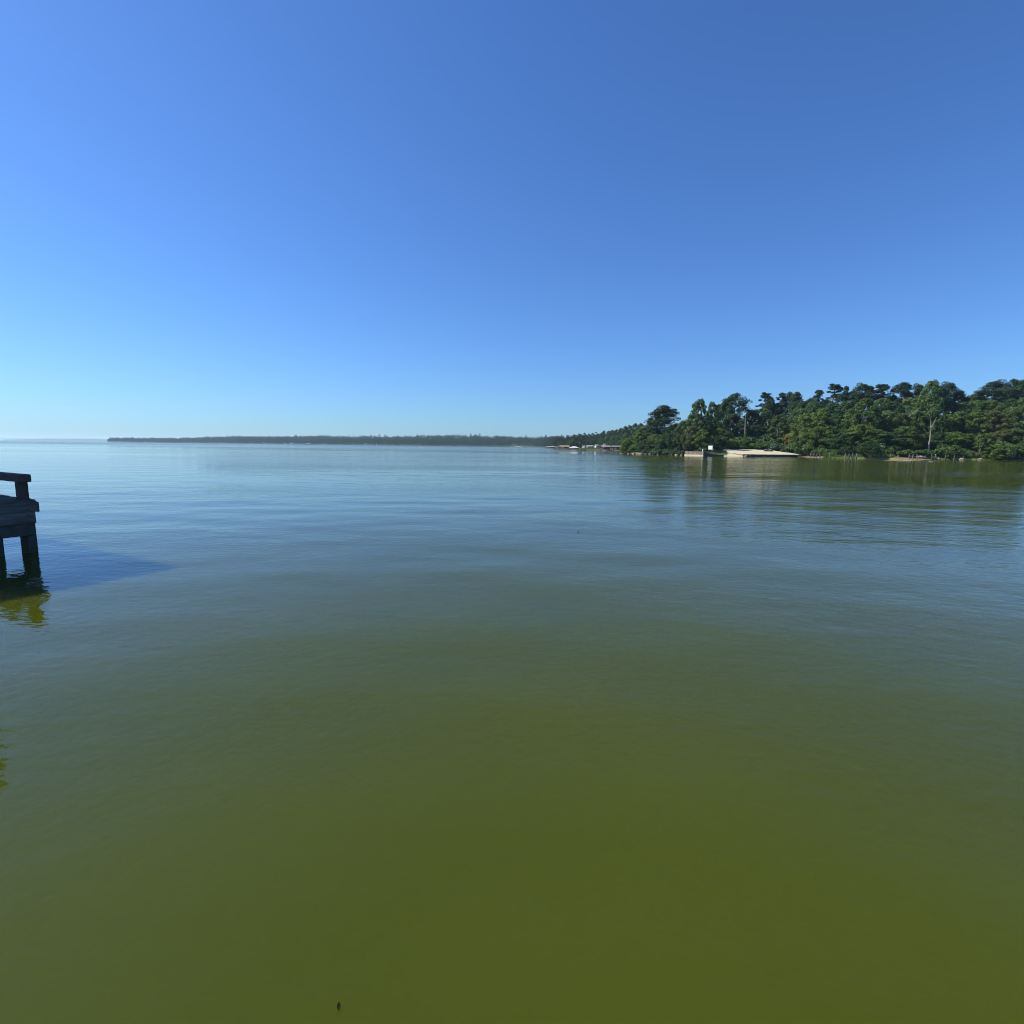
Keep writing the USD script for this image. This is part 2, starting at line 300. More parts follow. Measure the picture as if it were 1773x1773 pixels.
for s in (-1, 1):
    y = s * .865
    part(car, 'side_window', trimesh.Trimesh([[-1.75, y, 1.08], [.95, y, 1.08], [.42, s * .80, 1.5], [-1.65, s * .80, 1.5]], [[0, 1, 2], [0, 2, 3]]), dark_glass)
    part(car, 'headlight', box((.06, .32, .16), (2.19, s * .68, .72)), white_paint); part(car, 'tail_light', box((.06, .2, .3), (-2.16, s * .74, .9)), lamp_red)
    for xw in (-1.35, 1.4):
        w = part(car, 'wheel', trimesh.creation.cylinder(.34, .22, sections=20).apply_transform(trimesh.transformations.rotation_matrix(math.pi / 2, [1, 0, 0])).apply_translation([xw, s * .82, .34]), rubber, 40)
        part(w, 'rim', trimesh.creation.cylinder(.2, .03, sections=14).apply_transform(trimesh.transformations.rotation_matrix(math.pi / 2, [1, 0, 0])).apply_translation([xw, s * .94, .34]), metal_grey, 40)
for px, lab in ((1326, 'left one of two dark boulders edging the apron left of the car'), (1334, 'right one of two dark boulders edging the apron beside the car')):
    p = atd(px, 780, 154.0); rel = p[:2] - W0; z = float(apron_z(rel @ wd, rel @ wn_))
    solo('boulder', rock(.62, px).apply_translation([p[0], p[1], z + .28]), stone_dark, lab, 'boulder', smooth=True)

# ================================================================ trees
def leaves(centers, radii, n, size, rng, flat=1.0, aspect=.7, jitter=.55, fill=.25, upbias=.15):
    """Leaf sprays as small quads spread over lobes: centers (k,3), radii (k,3)."""
    k = len(centers); which = rng.integers(0, k, n * k)
    d = rng.normal(size=(n * k, 3)); d[:, 2] += upbias; d /= np.linalg.norm(d, axis=1, keepdims=True)
    rr = np.where(rng.random(n * k) < fill, rng.random(n * k) ** .5, .82 + .28 * rng.random(n * k) ** 1.5)
    wob = .75 + .5 * meshkit.noise(d * 2.3 + which[:, None] * 3.7, 3)
    p = centers[which] + d * radii[which] * (rr * wob)[:, None]
    nn = d / radii[which]; nn /= np.linalg.norm(nn, axis=1, keepdims=True); nn = nn + rng.normal(size=nn.shape) * jitter + [0, 0, .28]; nn /= np.linalg.norm(nn, axis=1, keepdims=True)
    t = np.cross(nn, rng.normal(size=nn.shape)); t /= np.linalg.norm(t, axis=1, keepdims=True); b = np.cross(nn, t)
    s = size * (.55 + .9 * rng.random(n * k))[:, None]
    a, c = t * s * .5, b * s * .5 * aspect
    bend = nn * s * .12
    v = np.stack([p - a, p - c * 1.0 + bend, p + a, p + c * 1.0 + bend], 1).reshape(-1, 3)
    q = np.arange(n * k)[:, None] * 4
    return trimesh.Trimesh(v, np.vstack([q + [0, 1, 2], q + [0, 2, 3]]), process=False)
def limb(p, q, r0_, r1_, rng, sag=.12, n=5):
    t = np.linspace(0, 1, n)[:, None]; p, q = np.asarray(p, float), np.asarray(q, float); L = np.linalg.norm(q - p)
    pts = p + (q - p) * t + (rng.normal(size=3) * sag * L * .5) * np.sin(t * np.pi); return tube(pts, r0_ + (r1_ - r0_) * t[:, 0], 5)

def broadleaf(seed, H=15.0, R=5.2, base=.22, lobes=64, n=115, size=.46, topness=1.0, loose=0.0):
    rng = np.random.default_rng(seed); C, Rr = [], []
    for i in range(lobes):
        u = (i + .5) / lobes; z = base + (1 - base) * u ** .85
        prof = np.sin(np.pi * min(1, (z - base) / (1 - base) * .86 + .13)) ** .7
        r = R * prof * (.5 + .5 * rng.random() ** .7); a = i * 2.399 + rng.normal() * .4
        rad = R * (.15 + .13 * rng.random()) * (1 - .2 * u)
        C.append([r * np.cos(a), r * np.sin(a), min(z * H, H - rad * .7) + rng.normal() * .3]); Rr.append([rad * (1 - .15 * loose), rad * (1 - .15 * loose), rad * (.92 - .1 * loose)])
    C, Rr = np.array(C), np.array(Rr)
    crown = leaves(C, Rr, n, size, rng, fill=.3)
    zt = np.linspace(0, .8, 7); wob = np.cumsum(rng.normal(size=(7, 2)) * .16, 0); wob -= wob[0]
    spine = np.column_stack([wob, zt * H]); tr = [tube(spine, .30 * (1 - .8 * zt), 7)]
    for c in C[rng.permutation(lobes)[:14]]:
        k = np.argmin(np.abs(spine[:, 2] - c[2] * .72)); tr.append(limb(spine[k], c, .11, .03, rng))
    return cat_(tr), crown
def pine(seed, H=20.0, R=3.6, base=.5, tufts=26, n=120, flat=.85, umbrella=False, size=.62):
    rng = np.random.default_rng(seed); C, Rr = [], []
    lean = rng.normal(size=2) * .4; tr = []
    zt = np.linspace(0, .97, 8); spine = np.column_stack([np.outer(zt ** 2, lean) + np.cumsum(rng.normal(size=(8, 2)) * .05, 0), zt * H]); tr.append(tube(spine, .26 * (1 - .82 * zt), 7))
    for i in range(tufts):
        u = rng.random() ** .8
        if umbrella: reach = R * math.sqrt(max(0, 1 - u ** 2.2)) * (.3 + .7 * rng.random() ** .6)
        else: reach = R * (1.05 - .75 * u) * (.35 + .65 * rng.random())
        rad = R * (.16 + .17 * rng.random()); z = (base + (1 - base) * u) * H - rad * .5
        a = rng.random() * 6.283; p0 = np.array([np.interp(z, spine[:, 2], spine[:, k]) for k in (0, 1)] + [z])
        c = p0 + [reach * np.cos(a), reach * np.sin(a), rng.normal() * .25]
        C.append(c); Rr.append([rad, rad, rad * flat * (.75 + .5 * rng.random())]); tr.append(limb(p0 - [0, 0, .5 + .2 * reach], c, .07, .02, rng, .06, 4))
    C.append([*spine[-1, :2], H - .6]); Rr.append([R * .26, R * .26, R * .24])
    return cat_(tr), leaves(np.array(C), np.array(Rr), n, size, rng, aspect=.38, jitter=.7, fill=.4, upbias=.35)
def shrub(seed, H=3.0, R=2.6, lobes=13, n=150, size=.34):
    rng = np.random.default_rng(seed); C, Rr = [], []
    for i in range(lobes):
        a = rng.random() * 6.283; r = R * rng.random() ** .6 * .8; rad = R * (.28 + .14 * rng.random()); z = (H - rad * .6) * (1 - .55 * (r / R) ** 2) * (.45 + .55 * rng.random())
        C.append([r * np.cos(a), r * np.sin(a), max(z, rad * .35)]); Rr.append([rad, rad, rad * .75])
    tr = [limb((0, 0, -.1), c, .05, .02, rng) for c in np.array(C)[:6]]
    return cat_(tr), leaves(np.array(C), np.array(Rr), n, size, rng)

protos = {}
stage.CreateClassPrim('/World/Prototypes')
def proto(key, made, mats, H, R):
    p = UsdGeom.Xform.Define(stage, '/World/Prototypes/' + key).GetPrim()
    usdkit.mesh(stage, f'{p.GetPath()}/trunk', made[0], mats[0], smooth=True); usdkit.mesh(stage, f'{p.GetPath()}/crown', made[1], mats[1])
    ext = made[1].vertices; protos.setdefault(key.rstrip('0123456789').rstrip('_'), []).append((str(p.GetPath()), float(np.quantile(ext[:, 2], .998)), float(np.quantile(np.abs(ext[:, 0]), .985))))
for i in range(3):
    proto(f'mid_{i}', broadleaf(10 + i, base=(.16, .2, .12)[i], R=(5.2, 4.7, 5.6)[i]), (bark, L_mid), 15, 5)
    proto(f'dark_{i}', broadleaf(20 + i, base=(.2, .14, .25)[i], R=(5.4, 4.6, 5.0)[i], lobes=70), (bark, L_dark), 15, 5)
    proto(f'light_{i}', broadleaf(30 + i, base=(.15, .2, .1)[i], R=(4.8, 5.2, 4.4)[i], lobes=58), (bark, L_light), 15, 5)
    proto(f'pine_{i}', pine(40 + i, H=24, base=(.70, .74, .66)[i], R=(2.5, 2.2, 2.9)[i], tufts=(34, 26, 40)[i], n=105, size=.5), (bark, L_pine), 20, 3.5)
    proto(f'round_{i}', pine(50 + i, H=22, base=(.55, .48, .60)[i], R=(4.2, 3.8, 4.4)[i], tufts=(64, 70, 56)[i], flat=1.0, umbrella=True, size=.5), (bark, L_pine), 20, 4)
    proto(f'vine_{i}', shrub(60 + i, H=(3.0, 3.6, 2.6)[i]), (bark, L_vine), 3, 2.6)
    proto(f'bush_{i}', shrub(70 + i, H=(3.2, 2.6, 3.8)[i]), (bark, L_mid), 3, 2.6)
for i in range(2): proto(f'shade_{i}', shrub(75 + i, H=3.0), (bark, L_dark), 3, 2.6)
for i in range(2):
    proto(f'loose_{i}', broadleaf(80 + i, base=.34, R=4.0, lobes=52, n=90, loose=.3), (bark, L_mid), 15, 4)
    proto(f'slim_{i}', broadleaf(85 + i, base=.08, R=2.6, lobes=40, n=100, size=.4), (bark, L_light), 15, 2.6)
for i in range(2): proto(f'olive_{i}', broadleaf(95 + i, base=.14, R=(5.0, 5.4)[i]), (bark, L_olive), 15, 5)
proto('gold_0', broadleaf(90, H=8, base=.1, R=3.6, lobes=44, n=100, size=.38), (bark, L_gold), 8, 3.6)
proto('sapling_0', broadleaf(92, H=6, base=.3, R=1.9, lobes=30, n=90, size=.34), (bark, L_light), 6, 1.7)

DPX = [(900, 600), (1000, 330), (1074, 181), (1100, 175), (1130, 166), (1170, 153), (1190, 146), (1218, 141), (1257, 160), (1370, 163), (1395, 138), (1500, 124), (1640, 127), (1773, 122)]
def depth0(px): return float(np.interp(px, *zip(*DPX)))
LOOK = dict(mid='green broadleaf tree', dark='dark green broadleaf tree', light='bright green broadleaf tree', olive='olive green broadleaf tree', pine='tall tufted pine', round='round-crowned dark pine',
            vine='bright vine-covered mound', bush='green leafy shrub', shade='dark overhanging shrub', loose='tall tree with loose open crown', slim='slender light green tree', gold='yellowing orange-tinged tree', sapling='thin young tree')
NAME = dict(mid='broadleaf_tree', dark='broadleaf_tree', light='broadleaf_tree', olive='broadleaf_tree', pine='pine_tree', round='pine_tree', vine='vine_mound', bush='shrub', shade='shrub', loose='broadleaf_tree', slim='slender_tree', gold='yellowing_tree', sapling='young_tree')
CATG = dict(vine='vines', bush='shrub', shade='shrub')
MARKS = [(1074, 'the rocky headland tip'), (1104, 'the headland rocks'), (1140, 'the headland big pine'), (1172, 'the small cove'), (1198, 'the concrete bulkhead'), (1228, 'the white sign'), (1262, 'the boat ramp'),
         (1290, 'the dead vine-clad trunk'), (1318, 'the dark boulders'), (1345, 'the parked car'), (1377, 'the yellowing tree'), (1410, 'the left pier posts'), (1445, 'the reedy bank'), (1474, 'the right pier posts'),
         (1510, 'the dark shaded bank'), (1545, 'the driftwood spit'), (1580, 'the three grey posts'), (1610, 'the pale forked trunk'), (1645, 'the sand strip'), (1676, 'the grassy bank'), (1704, 'the lone young tree'), (1735, 'the eroded right bank'), (1765, 'the right frame edge')]
ROWS = {0: 'at the waterline below', 1: 'in the front row by', 2: 'in the second row above', 3: 'high on the slope above', 4: 'on the skyline above'}
OFF = {0: 3.0, 1: 7.5, 2: 17.0, 3: 31.0, 4: 44.0}
# px, top y, width px, row, kind   (pixels of the photograph)
TREES = [
 # headland
 (1084, 764, 20, 0, 'light'), (1092, 756, 26, 1, 'light'), (1108, 749, 26, 1, 'light'), (1101, 768, 18, 0, 'vine'), (1118, 737, 34, 2, 'mid'), (1107, 745, 28, 2, 'dark'), (1153, 702, 50, 2, 'round'), (1138, 714, 26, 2, 'round'), (1136, 752, 40, 1, 'mid'), (1159, 750, 40, 1, 'dark'),
 (1117, 762, 24, 0, 'dark'), (1179, 752, 24, 1, 'dark'), (1171, 757, 20, 1, 'light'), (1186, 728, 34, 2, 'dark'), (1168, 734, 34, 3, 'dark'), (1132, 741, 34, 2, 'dark'), (1196, 757, 22, 1, 'dark'),
 (1113, 777, 18, 0, 'shade'), (1124, 776, 20, 0, 'shade'), (1136, 776, 22, 0, 'shade'), (1148, 776, 22, 0, 'shade'), (1160, 777, 22, 0, 'shade'), (1171, 778, 20, 0, 'shade'), (1183, 780, 16, 0, 'shade'), (1093, 776, 16, 0, 'vine'),
 # behind bulkhead and sign
 (1213, 691, 32, 2, 'loose'), (1235, 696, 26, 2, 'loose'), (1206, 716, 36, 2, 'mid'), (1200, 738, 34, 1, 'olive'), (1217, 744, 34, 1, 'light'), (1238, 732, 34, 2, 'light'), (1224, 728, 34, 2, 'dark'), (1273, 681, 44, 2, 'round'), (1256, 695, 40, 2, 'dark'), (1268, 716, 44, 1, 'dark'),
 (1246, 742, 36, 1, 'mid'), (1230, 757, 26, 1, 'dark'), (1243, 771, 20, 0, 'bush'), (1224, 774, 12, 0, 'bush'), (1269, 760, 34, 0, 'vine'), (1284, 768, 30, 0, 'vine'), (1300, 768, 30, 0, 'vine'), (1313, 766, 30, 0, 'vine'), (1328, 764, 26, 0, 'vine'), (1303, 709, 34, 2, 'dark'), (1312, 735, 38, 1, 'dark'),
 (1288, 735, 34, 2, 'dark'), (1332, 738, 36, 2, 'dark'), (1322, 707, 40, 3, 'mid'), (1326, 679, 24, 3, 'pine'), (1334, 686, 20, 3, 'round'), (1351, 680, 18, 3, 'pine'), (1366, 679, 24, 3, 'round'), (1381, 679, 22, 3, 'round'), (1340, 699, 40, 3, 'dark'), (1362, 698, 44, 3, 'mid'), (1386, 694, 42, 3, 'dark'),
 (1350, 718, 28, 1, 'slim'), (1361, 735, 30, 1, 'dark'), (1385, 707, 44, 2, 'mid'), (1376, 745, 30, 1, 'gold'), (1395, 716, 40, 1, 'light'), (1367, 722, 32, 2, 'dark'),
 # right hand wood, skyline
 (1418, 675, 18, 4, 'pine'), (1404, 689, 26, 4, 'round'), (1443, 664, 26, 4, 'pine'), (1432, 690, 30, 4, 'round'), (1465, 679, 34, 4, 'round'), (1467, 668, 12, 4, 'pine'), (1493, 663, 34, 4, 'round'), (1511, 668, 20, 4, 'pine'), (1527, 665, 28, 4, 'pine'), (1480, 676, 26, 4, 'round'), (1546, 684, 30, 4, 'dark'), (1565, 663, 40, 4, 'round'), (1590, 664, 30, 4, 'round'), (1614, 659, 38, 3, 'mid'), (1642, 661, 36, 4, 'round'), (1661, 677, 28, 4, 'dark'), (1627, 668, 30, 4, 'round'),
 (1690, 682, 40, 4, 'mid'), (1727, 658, 46, 4, 'round'), (1710, 676, 26, 4, 'pine'), (1757, 657, 36, 4, 'round'), (1773, 658, 36, 4, 'dark'), (1742, 668, 30, 4, 'dark'), (1677, 688, 30, 4, 'dark'),
 # second tier
 (1412, 695, 44, 3, 'dark'), (1441, 697, 42, 3, 'dark'), (1470, 694, 44, 3, 'dark'), (1499, 690, 46, 2, 'mid'), (1530, 690, 42, 3, 'mid'), (1549, 695, 34, 3, 'dark'), (1578, 689, 46, 3, 'mid'), (1609, 682, 46, 2, 'mid'), (1640, 691, 44, 3, 'dark'), (1668, 696, 36, 3, 'dark'), (1692, 693, 42, 3, 'mid'), (1717, 692, 38, 3, 'mid'), (1755, 690, 46, 3, 'dark'), (1772, 690, 40, 3, 'mid'),
 (1424, 708, 46, 2, 'light'), (1451, 716, 40, 2, 'dark'), (1480, 711, 42, 2, 'light'), (1514, 718, 44, 2, 'olive'), (1541, 712, 40, 2, 'mid'), (1561, 716, 40, 2, 'olive'), (1590, 713, 42, 2, 'mid'), (1642, 718, 44, 2, 'light'), (1664, 712, 40, 2, 'mid'), (1691, 710, 46, 2, 'light'), (1721, 712, 46, 2, 'olive'), (1757, 705, 46, 2, 'mid'),
 # front tier
 (1396, 748, 38, 1, 'mid'), (1419, 739, 44, 1, 'light'), (1442, 752, 42, 1, 'dark'), (1467, 745, 46, 1, 'dark'), (1491, 735, 46, 1, 'light'), (1519, 744, 42, 1, 'mid'), (1545, 748, 42, 1, 'dark'), (1570, 738, 42, 1, 'mid'), (1594, 752, 34, 1, 'olive'), (1628, 748, 38, 1, 'dark'), (1652, 748, 42, 1, 'light'), (1678, 751, 38, 1, 'mid'), (1690, 756, 38, 1, 'dark'), (1721, 758, 30, 1, 'dark'), (1734, 746, 44, 1, 'olive'), (1760, 742, 46, 1, 'mid'),
 (1704, 750, 20, 0, 'sapling'), (1411, 770, 26, 0, 'bush'), (1386, 772, 24, 0, 'bush'), (1430, 776, 18, 0, 'bush'), (1494, 786, 18, 0, 'vine'), (1534, 776, 26, 0, 'bush'), (1562, 778, 22, 0, 'bush'), (1596, 778, 26, 0, 'bush'), (1620, 776, 22, 0, 'bush'), (1640, 770, 34, 0, 'bush'), (1664, 776, 28, 0, 'bush'), (1685, 781, 20, 0, 'bush'), (1728, 770, 34, 0, 'light'), (1748, 764, 36, 0, 'bush'), (1767, 768, 34, 0, 'light'), (1374, 785, 12, 0, 'vine'), (1506, 764, 34, 0, 'dark'), (1470, 772, 30, 0, 'dark'), (1548, 772, 26, 0, 'dark'),
]
rngT = np.random.default_rng(7)
counts, done = {}, {}
info = []
for (px, yt, w, row, kind) in TREES:
    mark = min(MARKS, key=lambda m: abs(m[0] - px))[1]; info.append((px, yt, w, row, kind, mark)); counts.setdefault((row, kind, mark), []).append(px)
SPECIAL = {(1153, 702): 'largest umbrella-crowned dark pine on the headland, tallest tree left of the gap', (1443, 664): 'isolated tufted pine standing free on the skyline, sky showing under its crown',
           (1467, 668): 'tiny tilted pine top poking above the skyline between two rounded pines', (1727, 658): 'wide flat-topped pine spreading on the skyline near the right edge', (1376, 745): 'yellowing orange-tinged tree overhanging the right end of the concrete apron',
           (1704, 751): 'lone thin young tree on the eroded bank with bare pale stem', (1213, 691): 'tall loose-crowned tree, left of the open pair above the bulkhead', (1235, 696): 'smaller loose-crowned tree, right of the open pair above the bulkhead',
           (1273, 681): 'massive dense dark pine rising above the boat ramp left of a sky gap', (1350, 718): 'slender bright green tree standing over the parked car', (1614, 659): 'tallest sunlit green broadleaf crown on the skyline above the pale forked trunk'}
ORD = 'first second third fourth fifth sixth seventh eighth ninth tenth eleventh twelfth thirteenth fourteenth fifteenth sixteenth seventeenth eighteenth nineteenth twentieth'.split()
def clone(key, name, label, cat, loc, rz, sc, group):
    path, H, R = key; x = UsdGeom.Xform.Define(stage, numbered('/World/' + name)); place(x, loc, rz, sc); p = x.GetPrim()
    p.GetReferences().AddInternalReference(path); p.SetInstanceable(True); return tag(p, label, cat, group)
for (px, yt, w, row, kind, mark) in info:
    dd = depth0(px) + OFF[row] * (1 if row else .7) + (rngT.random() - .5) * 3
    if 1265 <= px <= 1365 and row == 0: dd = depth0(px) + .5
    if 1235 <= px <= 1345 and row in (1, 2): dd += 6.0
    if kind in ('gold', 'slim'): dd -= 5.0
    q = atd(px, yt, dd); g = float(ground(q[0], q[1])); H = max(q[2] - g, .8); R = w * dd / 886.5 / 2 * 1.12
    same = sorted(counts[(row, kind, mark)])
    lab = LOOK[kind] + ' ' + ROWS[row] + ' ' + mark
    if len(same) > 1: lab += ', ' + ('leftmost' if px == same[0] else 'rightmost' if px == same[-1] else ORD[same.index(px)] + ' from left') + (' of two' if len(same) == 2 else '')
    lab = SPECIAL.get((px, yt), lab)
    ks = protos[kind]; key = ks[int(rngT.integers(len(ks)))]
    if row == 0 and kind in ('light', 'dark'): key = ks[-1]
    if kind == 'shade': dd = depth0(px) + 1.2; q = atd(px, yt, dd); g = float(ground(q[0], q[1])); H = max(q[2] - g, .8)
    s = R / key[2]; clone(key, NAME[kind], lab, CATG.get(kind, 'tree'), (q[0], q[1], g - .15), rngT.random() * 360, (s, s, (H + .15) / key[1]),
                          'shrubs and vines along the near shore' if kind in ('vine', 'bush', 'shade') else 'trees of the near wooded shore')

# understorey that reads as one dark mass between the trunks
def scatter(name, xyz, scales, keys, kind='stuff', label=None, cat=None):
    pi = UsdGeom.PointInstancer.Define(stage, '/World/' + name); rg = np.random.default_rng(len(xyz))
    targets = []
    for j, (made, mat) in enumerate(keys):
        m = usdkit.mesh(stage, f'/World/{name}/foliage' + (f'_{j:03d}' if j else ''), made, mat); targets.append(m.GetPath())
    pi.CreatePrototypesRel().SetTargets(targets); n = len(xyz)
    pi.CreateProtoIndicesAttr(Vt.IntArray.FromNumpy(rg.integers(0, len(keys), n).astype(np.int32)))
    pi.CreatePositionsAttr(Vt.Vec3fArray.FromNumpy(np.asarray(xyz, np.float32))); pi.CreateScalesAttr(Vt.Vec3fArray.FromNumpy(np.asarray(scales, np.float32)))
    a = rg.random(n) * np.pi; pi.CreateOrientationsAttr(Vt.QuathArray([Gf.Quath(float(np.cos(t)), 0, 0, float(np.sin(t))) for t in a]))
    tag(pi.GetPrim(), label, cat, None, kind)
rg = np.random.default_rng(21)
under = shrub(101, H=3.2, R=2.8, lobes=9, n=90, size=.5)[1]
X = rg.uniform(40, 190, 5000); Y = rg.uniform(110, 215, 5000); ok = shapely.contains_xy(land, X, Y); X, Y = X[ok], Y[ok]
D = shapely.distance(shapely.points(X, Y), edge); rel = np.stack([X, Y], -1) - W0; s_, v_ = rel @ wd, rel @ wn_
ok = (D > 8) & (D < 60) & ~((s_ > -9) & (s_ < 26) & (v_ < 20)); X, Y, D = X[ok][:900], Y[ok][:900], D[ok][:900]
scatter('undergrowth', np.stack([X, Y, ground(X, Y) - .2], -1), np.stack([.8 + .5 * rg.random(len(X))] * 2 + [.7 + .6 * rg.random(len(X))], -1), [(under, L_dark)], label='dark tangled undergrowth filling the wood behind the shoreline trees', cat='undergrowth')

# ---------------------------------------------------------------- dead trunks
def snag(name, px0, y0, px1, y1, depth, label, limbs, seed, r=.24, mat=pale_bark):
    rng = np.random.default_rng(seed); b, t = atd(px0, y0, depth), atd(px1, y1, depth); t_ = np.linspace(0, 1, 9)[:, None]
    base = np.array([b[0], b[1], min(b[2], float(ground(b[0], b[1]))) - .2]); sp_ = base + (t - base) * t_ + np.cumsum(rng.normal(size=(9, 3)) * [.05, .05, 0], 0) * np.sin(t_ * np.pi)
    o = thing(name, label, 'dead tree', base); part(o, 'trunk', tube(sp_ - base, r * (1 - .72 * t_[:, 0]), 8), mat, True)
    for (pa, ya, pb, yb, rr) in limbs:
        p, q = atd(pa, ya, depth), atd(pb, yb, depth - .6 * rng.random()); part(o, 'branch', limb(p - base, q - base, rr, rr * .35, rng, .1, 6), mat, True)
    return o, base
snag('dead_trunk', 1608, 775, 1611, 741, 130.0, 'pale bare forked trunk leaning among the dark trees above the arch', [(1611, 741, 1618, 729, .13), (1611, 742, 1600, 736, .09), (1611, 745, 1617, 739, .08), (1611, 741, 1610, 722, .09), (1618, 730, 1622, 722, .06), (1600, 736, 1594, 733, .05)], 4, .27)
sn, sb = snag('vine_clad_trunk', 1289, 778, 1291, 717, 160.0, 'dead grey pole trunk above the boat ramp, lower half wrapped in vines', [(1290, 741, 1279, 745, .07), (1290, 735, 1283, 737, .05), (1291, 728, 1284, 727, .04), (1291, 727, 1297, 724, .04), (1290, 738, 1298, 735, .05)], 6, .24)
tv = np.linspace(.4, 6.0, 9); rngv = np.random.default_rng(8)
part(sn, 'vine', leaves(np.column_stack([rngv.normal(size=9) * .12, rngv.normal(size=9) * .12, tv]), np.column_stack([.6 - .05 * tv, .6 - .05 * tv, .55 + 0 * tv]), 110, .3, rngv), L_vine)

# ---------------------------------------------------------------- rocks along the headland
rr = np.random.default_rng(3)
ROCKS = [(1073.5, 784, .55, 1, 'dark wet boulder at the very tip of the headland'), (1077, 784, .75, 0, 'largest pale boulder beside the dark one at the headland tip'), (1083, 785, .5, 0, None), (1088, 785.6, .45, 0, None), (1092, 784.6, .7, 0, 'broad pale boulder on the headland a little right of its tip'),
         (1098, 785.8, .5, 0, None), (1104, 786, .55, 0, None), (1109, 786.2, .5, 0, None), (1112, 786.2, .4, 1, None), (1118, 786.6, .5, 1, None), (1126, 786.4, .5, 0, 'single pale boulder standing apart in the middle of the headland shore'), (1133, 786.8, .4, 1, None), (1140, 787, .45, 1, None), (1147, 787, .4, 0, None), (1154, 787.4, .4, 1, None), (1163, 787.8, .45, 1, None), (1172, 788, .4, 0, None), (1180, 788.4, .4, 0, None)]
for i, (px, py, r, dk, lab) in enumerate(ROCKS):
    p = atz(px, py, 0.0); m = rock(r * (.75 + .5 * rr.random()), i + 3, .5 + .3 * rr.random()).apply_translation([p[0], p[1] + .6 * rr.random(), .06])
    solo('boulder', m, stone_dark if dk else stone, lab or ('dark' if dk else 'pale brown') + f' boulder at the headland waterline, {ORD[i]} rock counted from the tip', 'boulder', 'boulders along the headland waterline', smooth=True)

# ---------------------------------------------------------------- grass and reeds
def blades(pts, h, w, rng):
    n = len(pts); a = rng.random(n) * 6.283; d = np.stack([np.cos(a), np.sin(a), 0 * a], -1); hh = h * (.6 + .7 * rng.random(n)); lean = rng.normal(size=(n, 3)) * [.35, .35, 0] * hh[:, None]
    v = np.stack([pts - d * w, pts + d * w, pts + lean + np.stack([0 * a, 0 * a, hh], -1)], 1).reshape(-1, 3)
    return trimesh.Trimesh(v, np.arange(3 * n).reshape(-1, 3), process=False)
def patch(px0, px1, dep0, dep1, n, h, w, seed):
    rng = np.random.default_rng(seed); px = rng.uniform(px0, px1, n); dd = rng.uniform(dep0, dep1, n); p = np.array([atd(a, 780, b)[:2] for a, b in zip(px, dd)]); return blades(np.column_stack([p, ground(p[:, 0], p[:, 1]) - .05]), h, w, rng)
solo('grass_bank', patch(1219, 1259, 142, 152, 5000, .55, .06, 1), L_grass, 'bright mown grass sloping from the sign down to the ramp', 'grass', kind='stuff')
solo('reed_bank', patch(1428, 1466, 132, 137, 2600, 1.5, .09, 2), L_vine, 'low bright green reeds on the bank between the two broken piers', 'reeds', kind='stuff')
solo('shore_grass', cat_([patch(1385, 1565, 125, 133, 3200, .8, .08, 3), patch(1590, 1773, 124.5, 132, 4500, .5, .07, 4)]), L_grass, 'thin yellow-green grass growing along the sandy shoreline', 'grass', kind='stuff')

# ---------------------------------------------------------------- broken piers and single posts
def pier(name, label, posts, boards, depth):
    o = thing(name, label, 'pier')
    for px, yt, wpx in posts:
        p = atd(px, 790, depth); z = atd(px, yt, depth)[2]; part(o, 'post', tube([(p[0], p[1], -1), (p[0] + .02, p[1], z * .5), (p[0] + .04, p[1], z)], wpx * depth / 886.5 / 2, 8), wood_silver, 30)
    for pa, pb, y, h in boards:
        a, b = atd(pa, y, depth + .3), atd(pb, y, depth + .3); part(o, 'board', beam(a, b, .1, h), wood_silver)
pier('broken_pier', 'left broken pier of three grey posts and one long low rail', [(1403.7, 784, 1.5), (1409.2, 784, 1.3), (1414.4, 785, 1.4), (1419.5, 786, 1.2)], [(1398, 1412.5, 788.3, .22), (1413, 1432, 788.2, .2)], 131.0)
pier('broken_pier', 'right broken pier of four tall posts with white horizontal boards', [(1463.5, 784.6, 1.7), (1470, 785, 1.6), (1476.3, 785.2, 1.7), (1483, 784.6, 1.9)], [(1440, 1457, 790.2, .16), (1465, 1489, 789.5, .26)], 123.0)
POSTS = [(1435.8, 784, 793, 1.5, 129.0, 'single grey post standing in reeds between the two broken piers'), (1573.6, 786.5, 796, 1.7, 120.5, 'leftmost of three grey posts standing in the shallows'), (1580.4, 786.5, 794, 1.7, 121.0, 'middle of three grey posts standing in the shallows'), (1587.2, 786.5, 793.5, 1.7, 121.5, 'rightmost of three grey posts standing in the shallows'),
         (1612.5, 785, 793, 1.2, 124.0, 'thin brown post just right of the arch opening'), (1619.3, 787, 793.5, 1.8, 124.0, 'short white-topped post right of the arch opening'), (1636.3, 788, 793.5, 1.2, 125.0, 'first thin post on the sand strip right of the arch'), (1651.8, 788, 794, 1.4, 125.0, 'second thin post on the sand strip left of the young tree'), (1667.5, 789, 794.5, 1.2, 125.0, 'third thin post on the sand strip beside a pale stone')]
for px, yt, yb, wpx, dep, lab in POSTS:
    p = atd(px, yb, dep); z = atd(px, yt, dep)[2]; r = wpx * dep / 886.5 / 2
    o = thing('wooden_post', lab, 'post', (p[0], p[1], 0), group='old posts along the shore')
    part(o, 'shaft', tube([(0, 0, -1), (.02, 0, z * .5), (.05, .02, z - .08)], [r, r * .95, r * .9], 8), wood_silver, 30)
    part(o, 'top', tube([(.05, .02, z - .075), (.06, .02, z)], [r * .85, r * .6], 8), white_paint if 'white' in lab else wood_silver, 30)
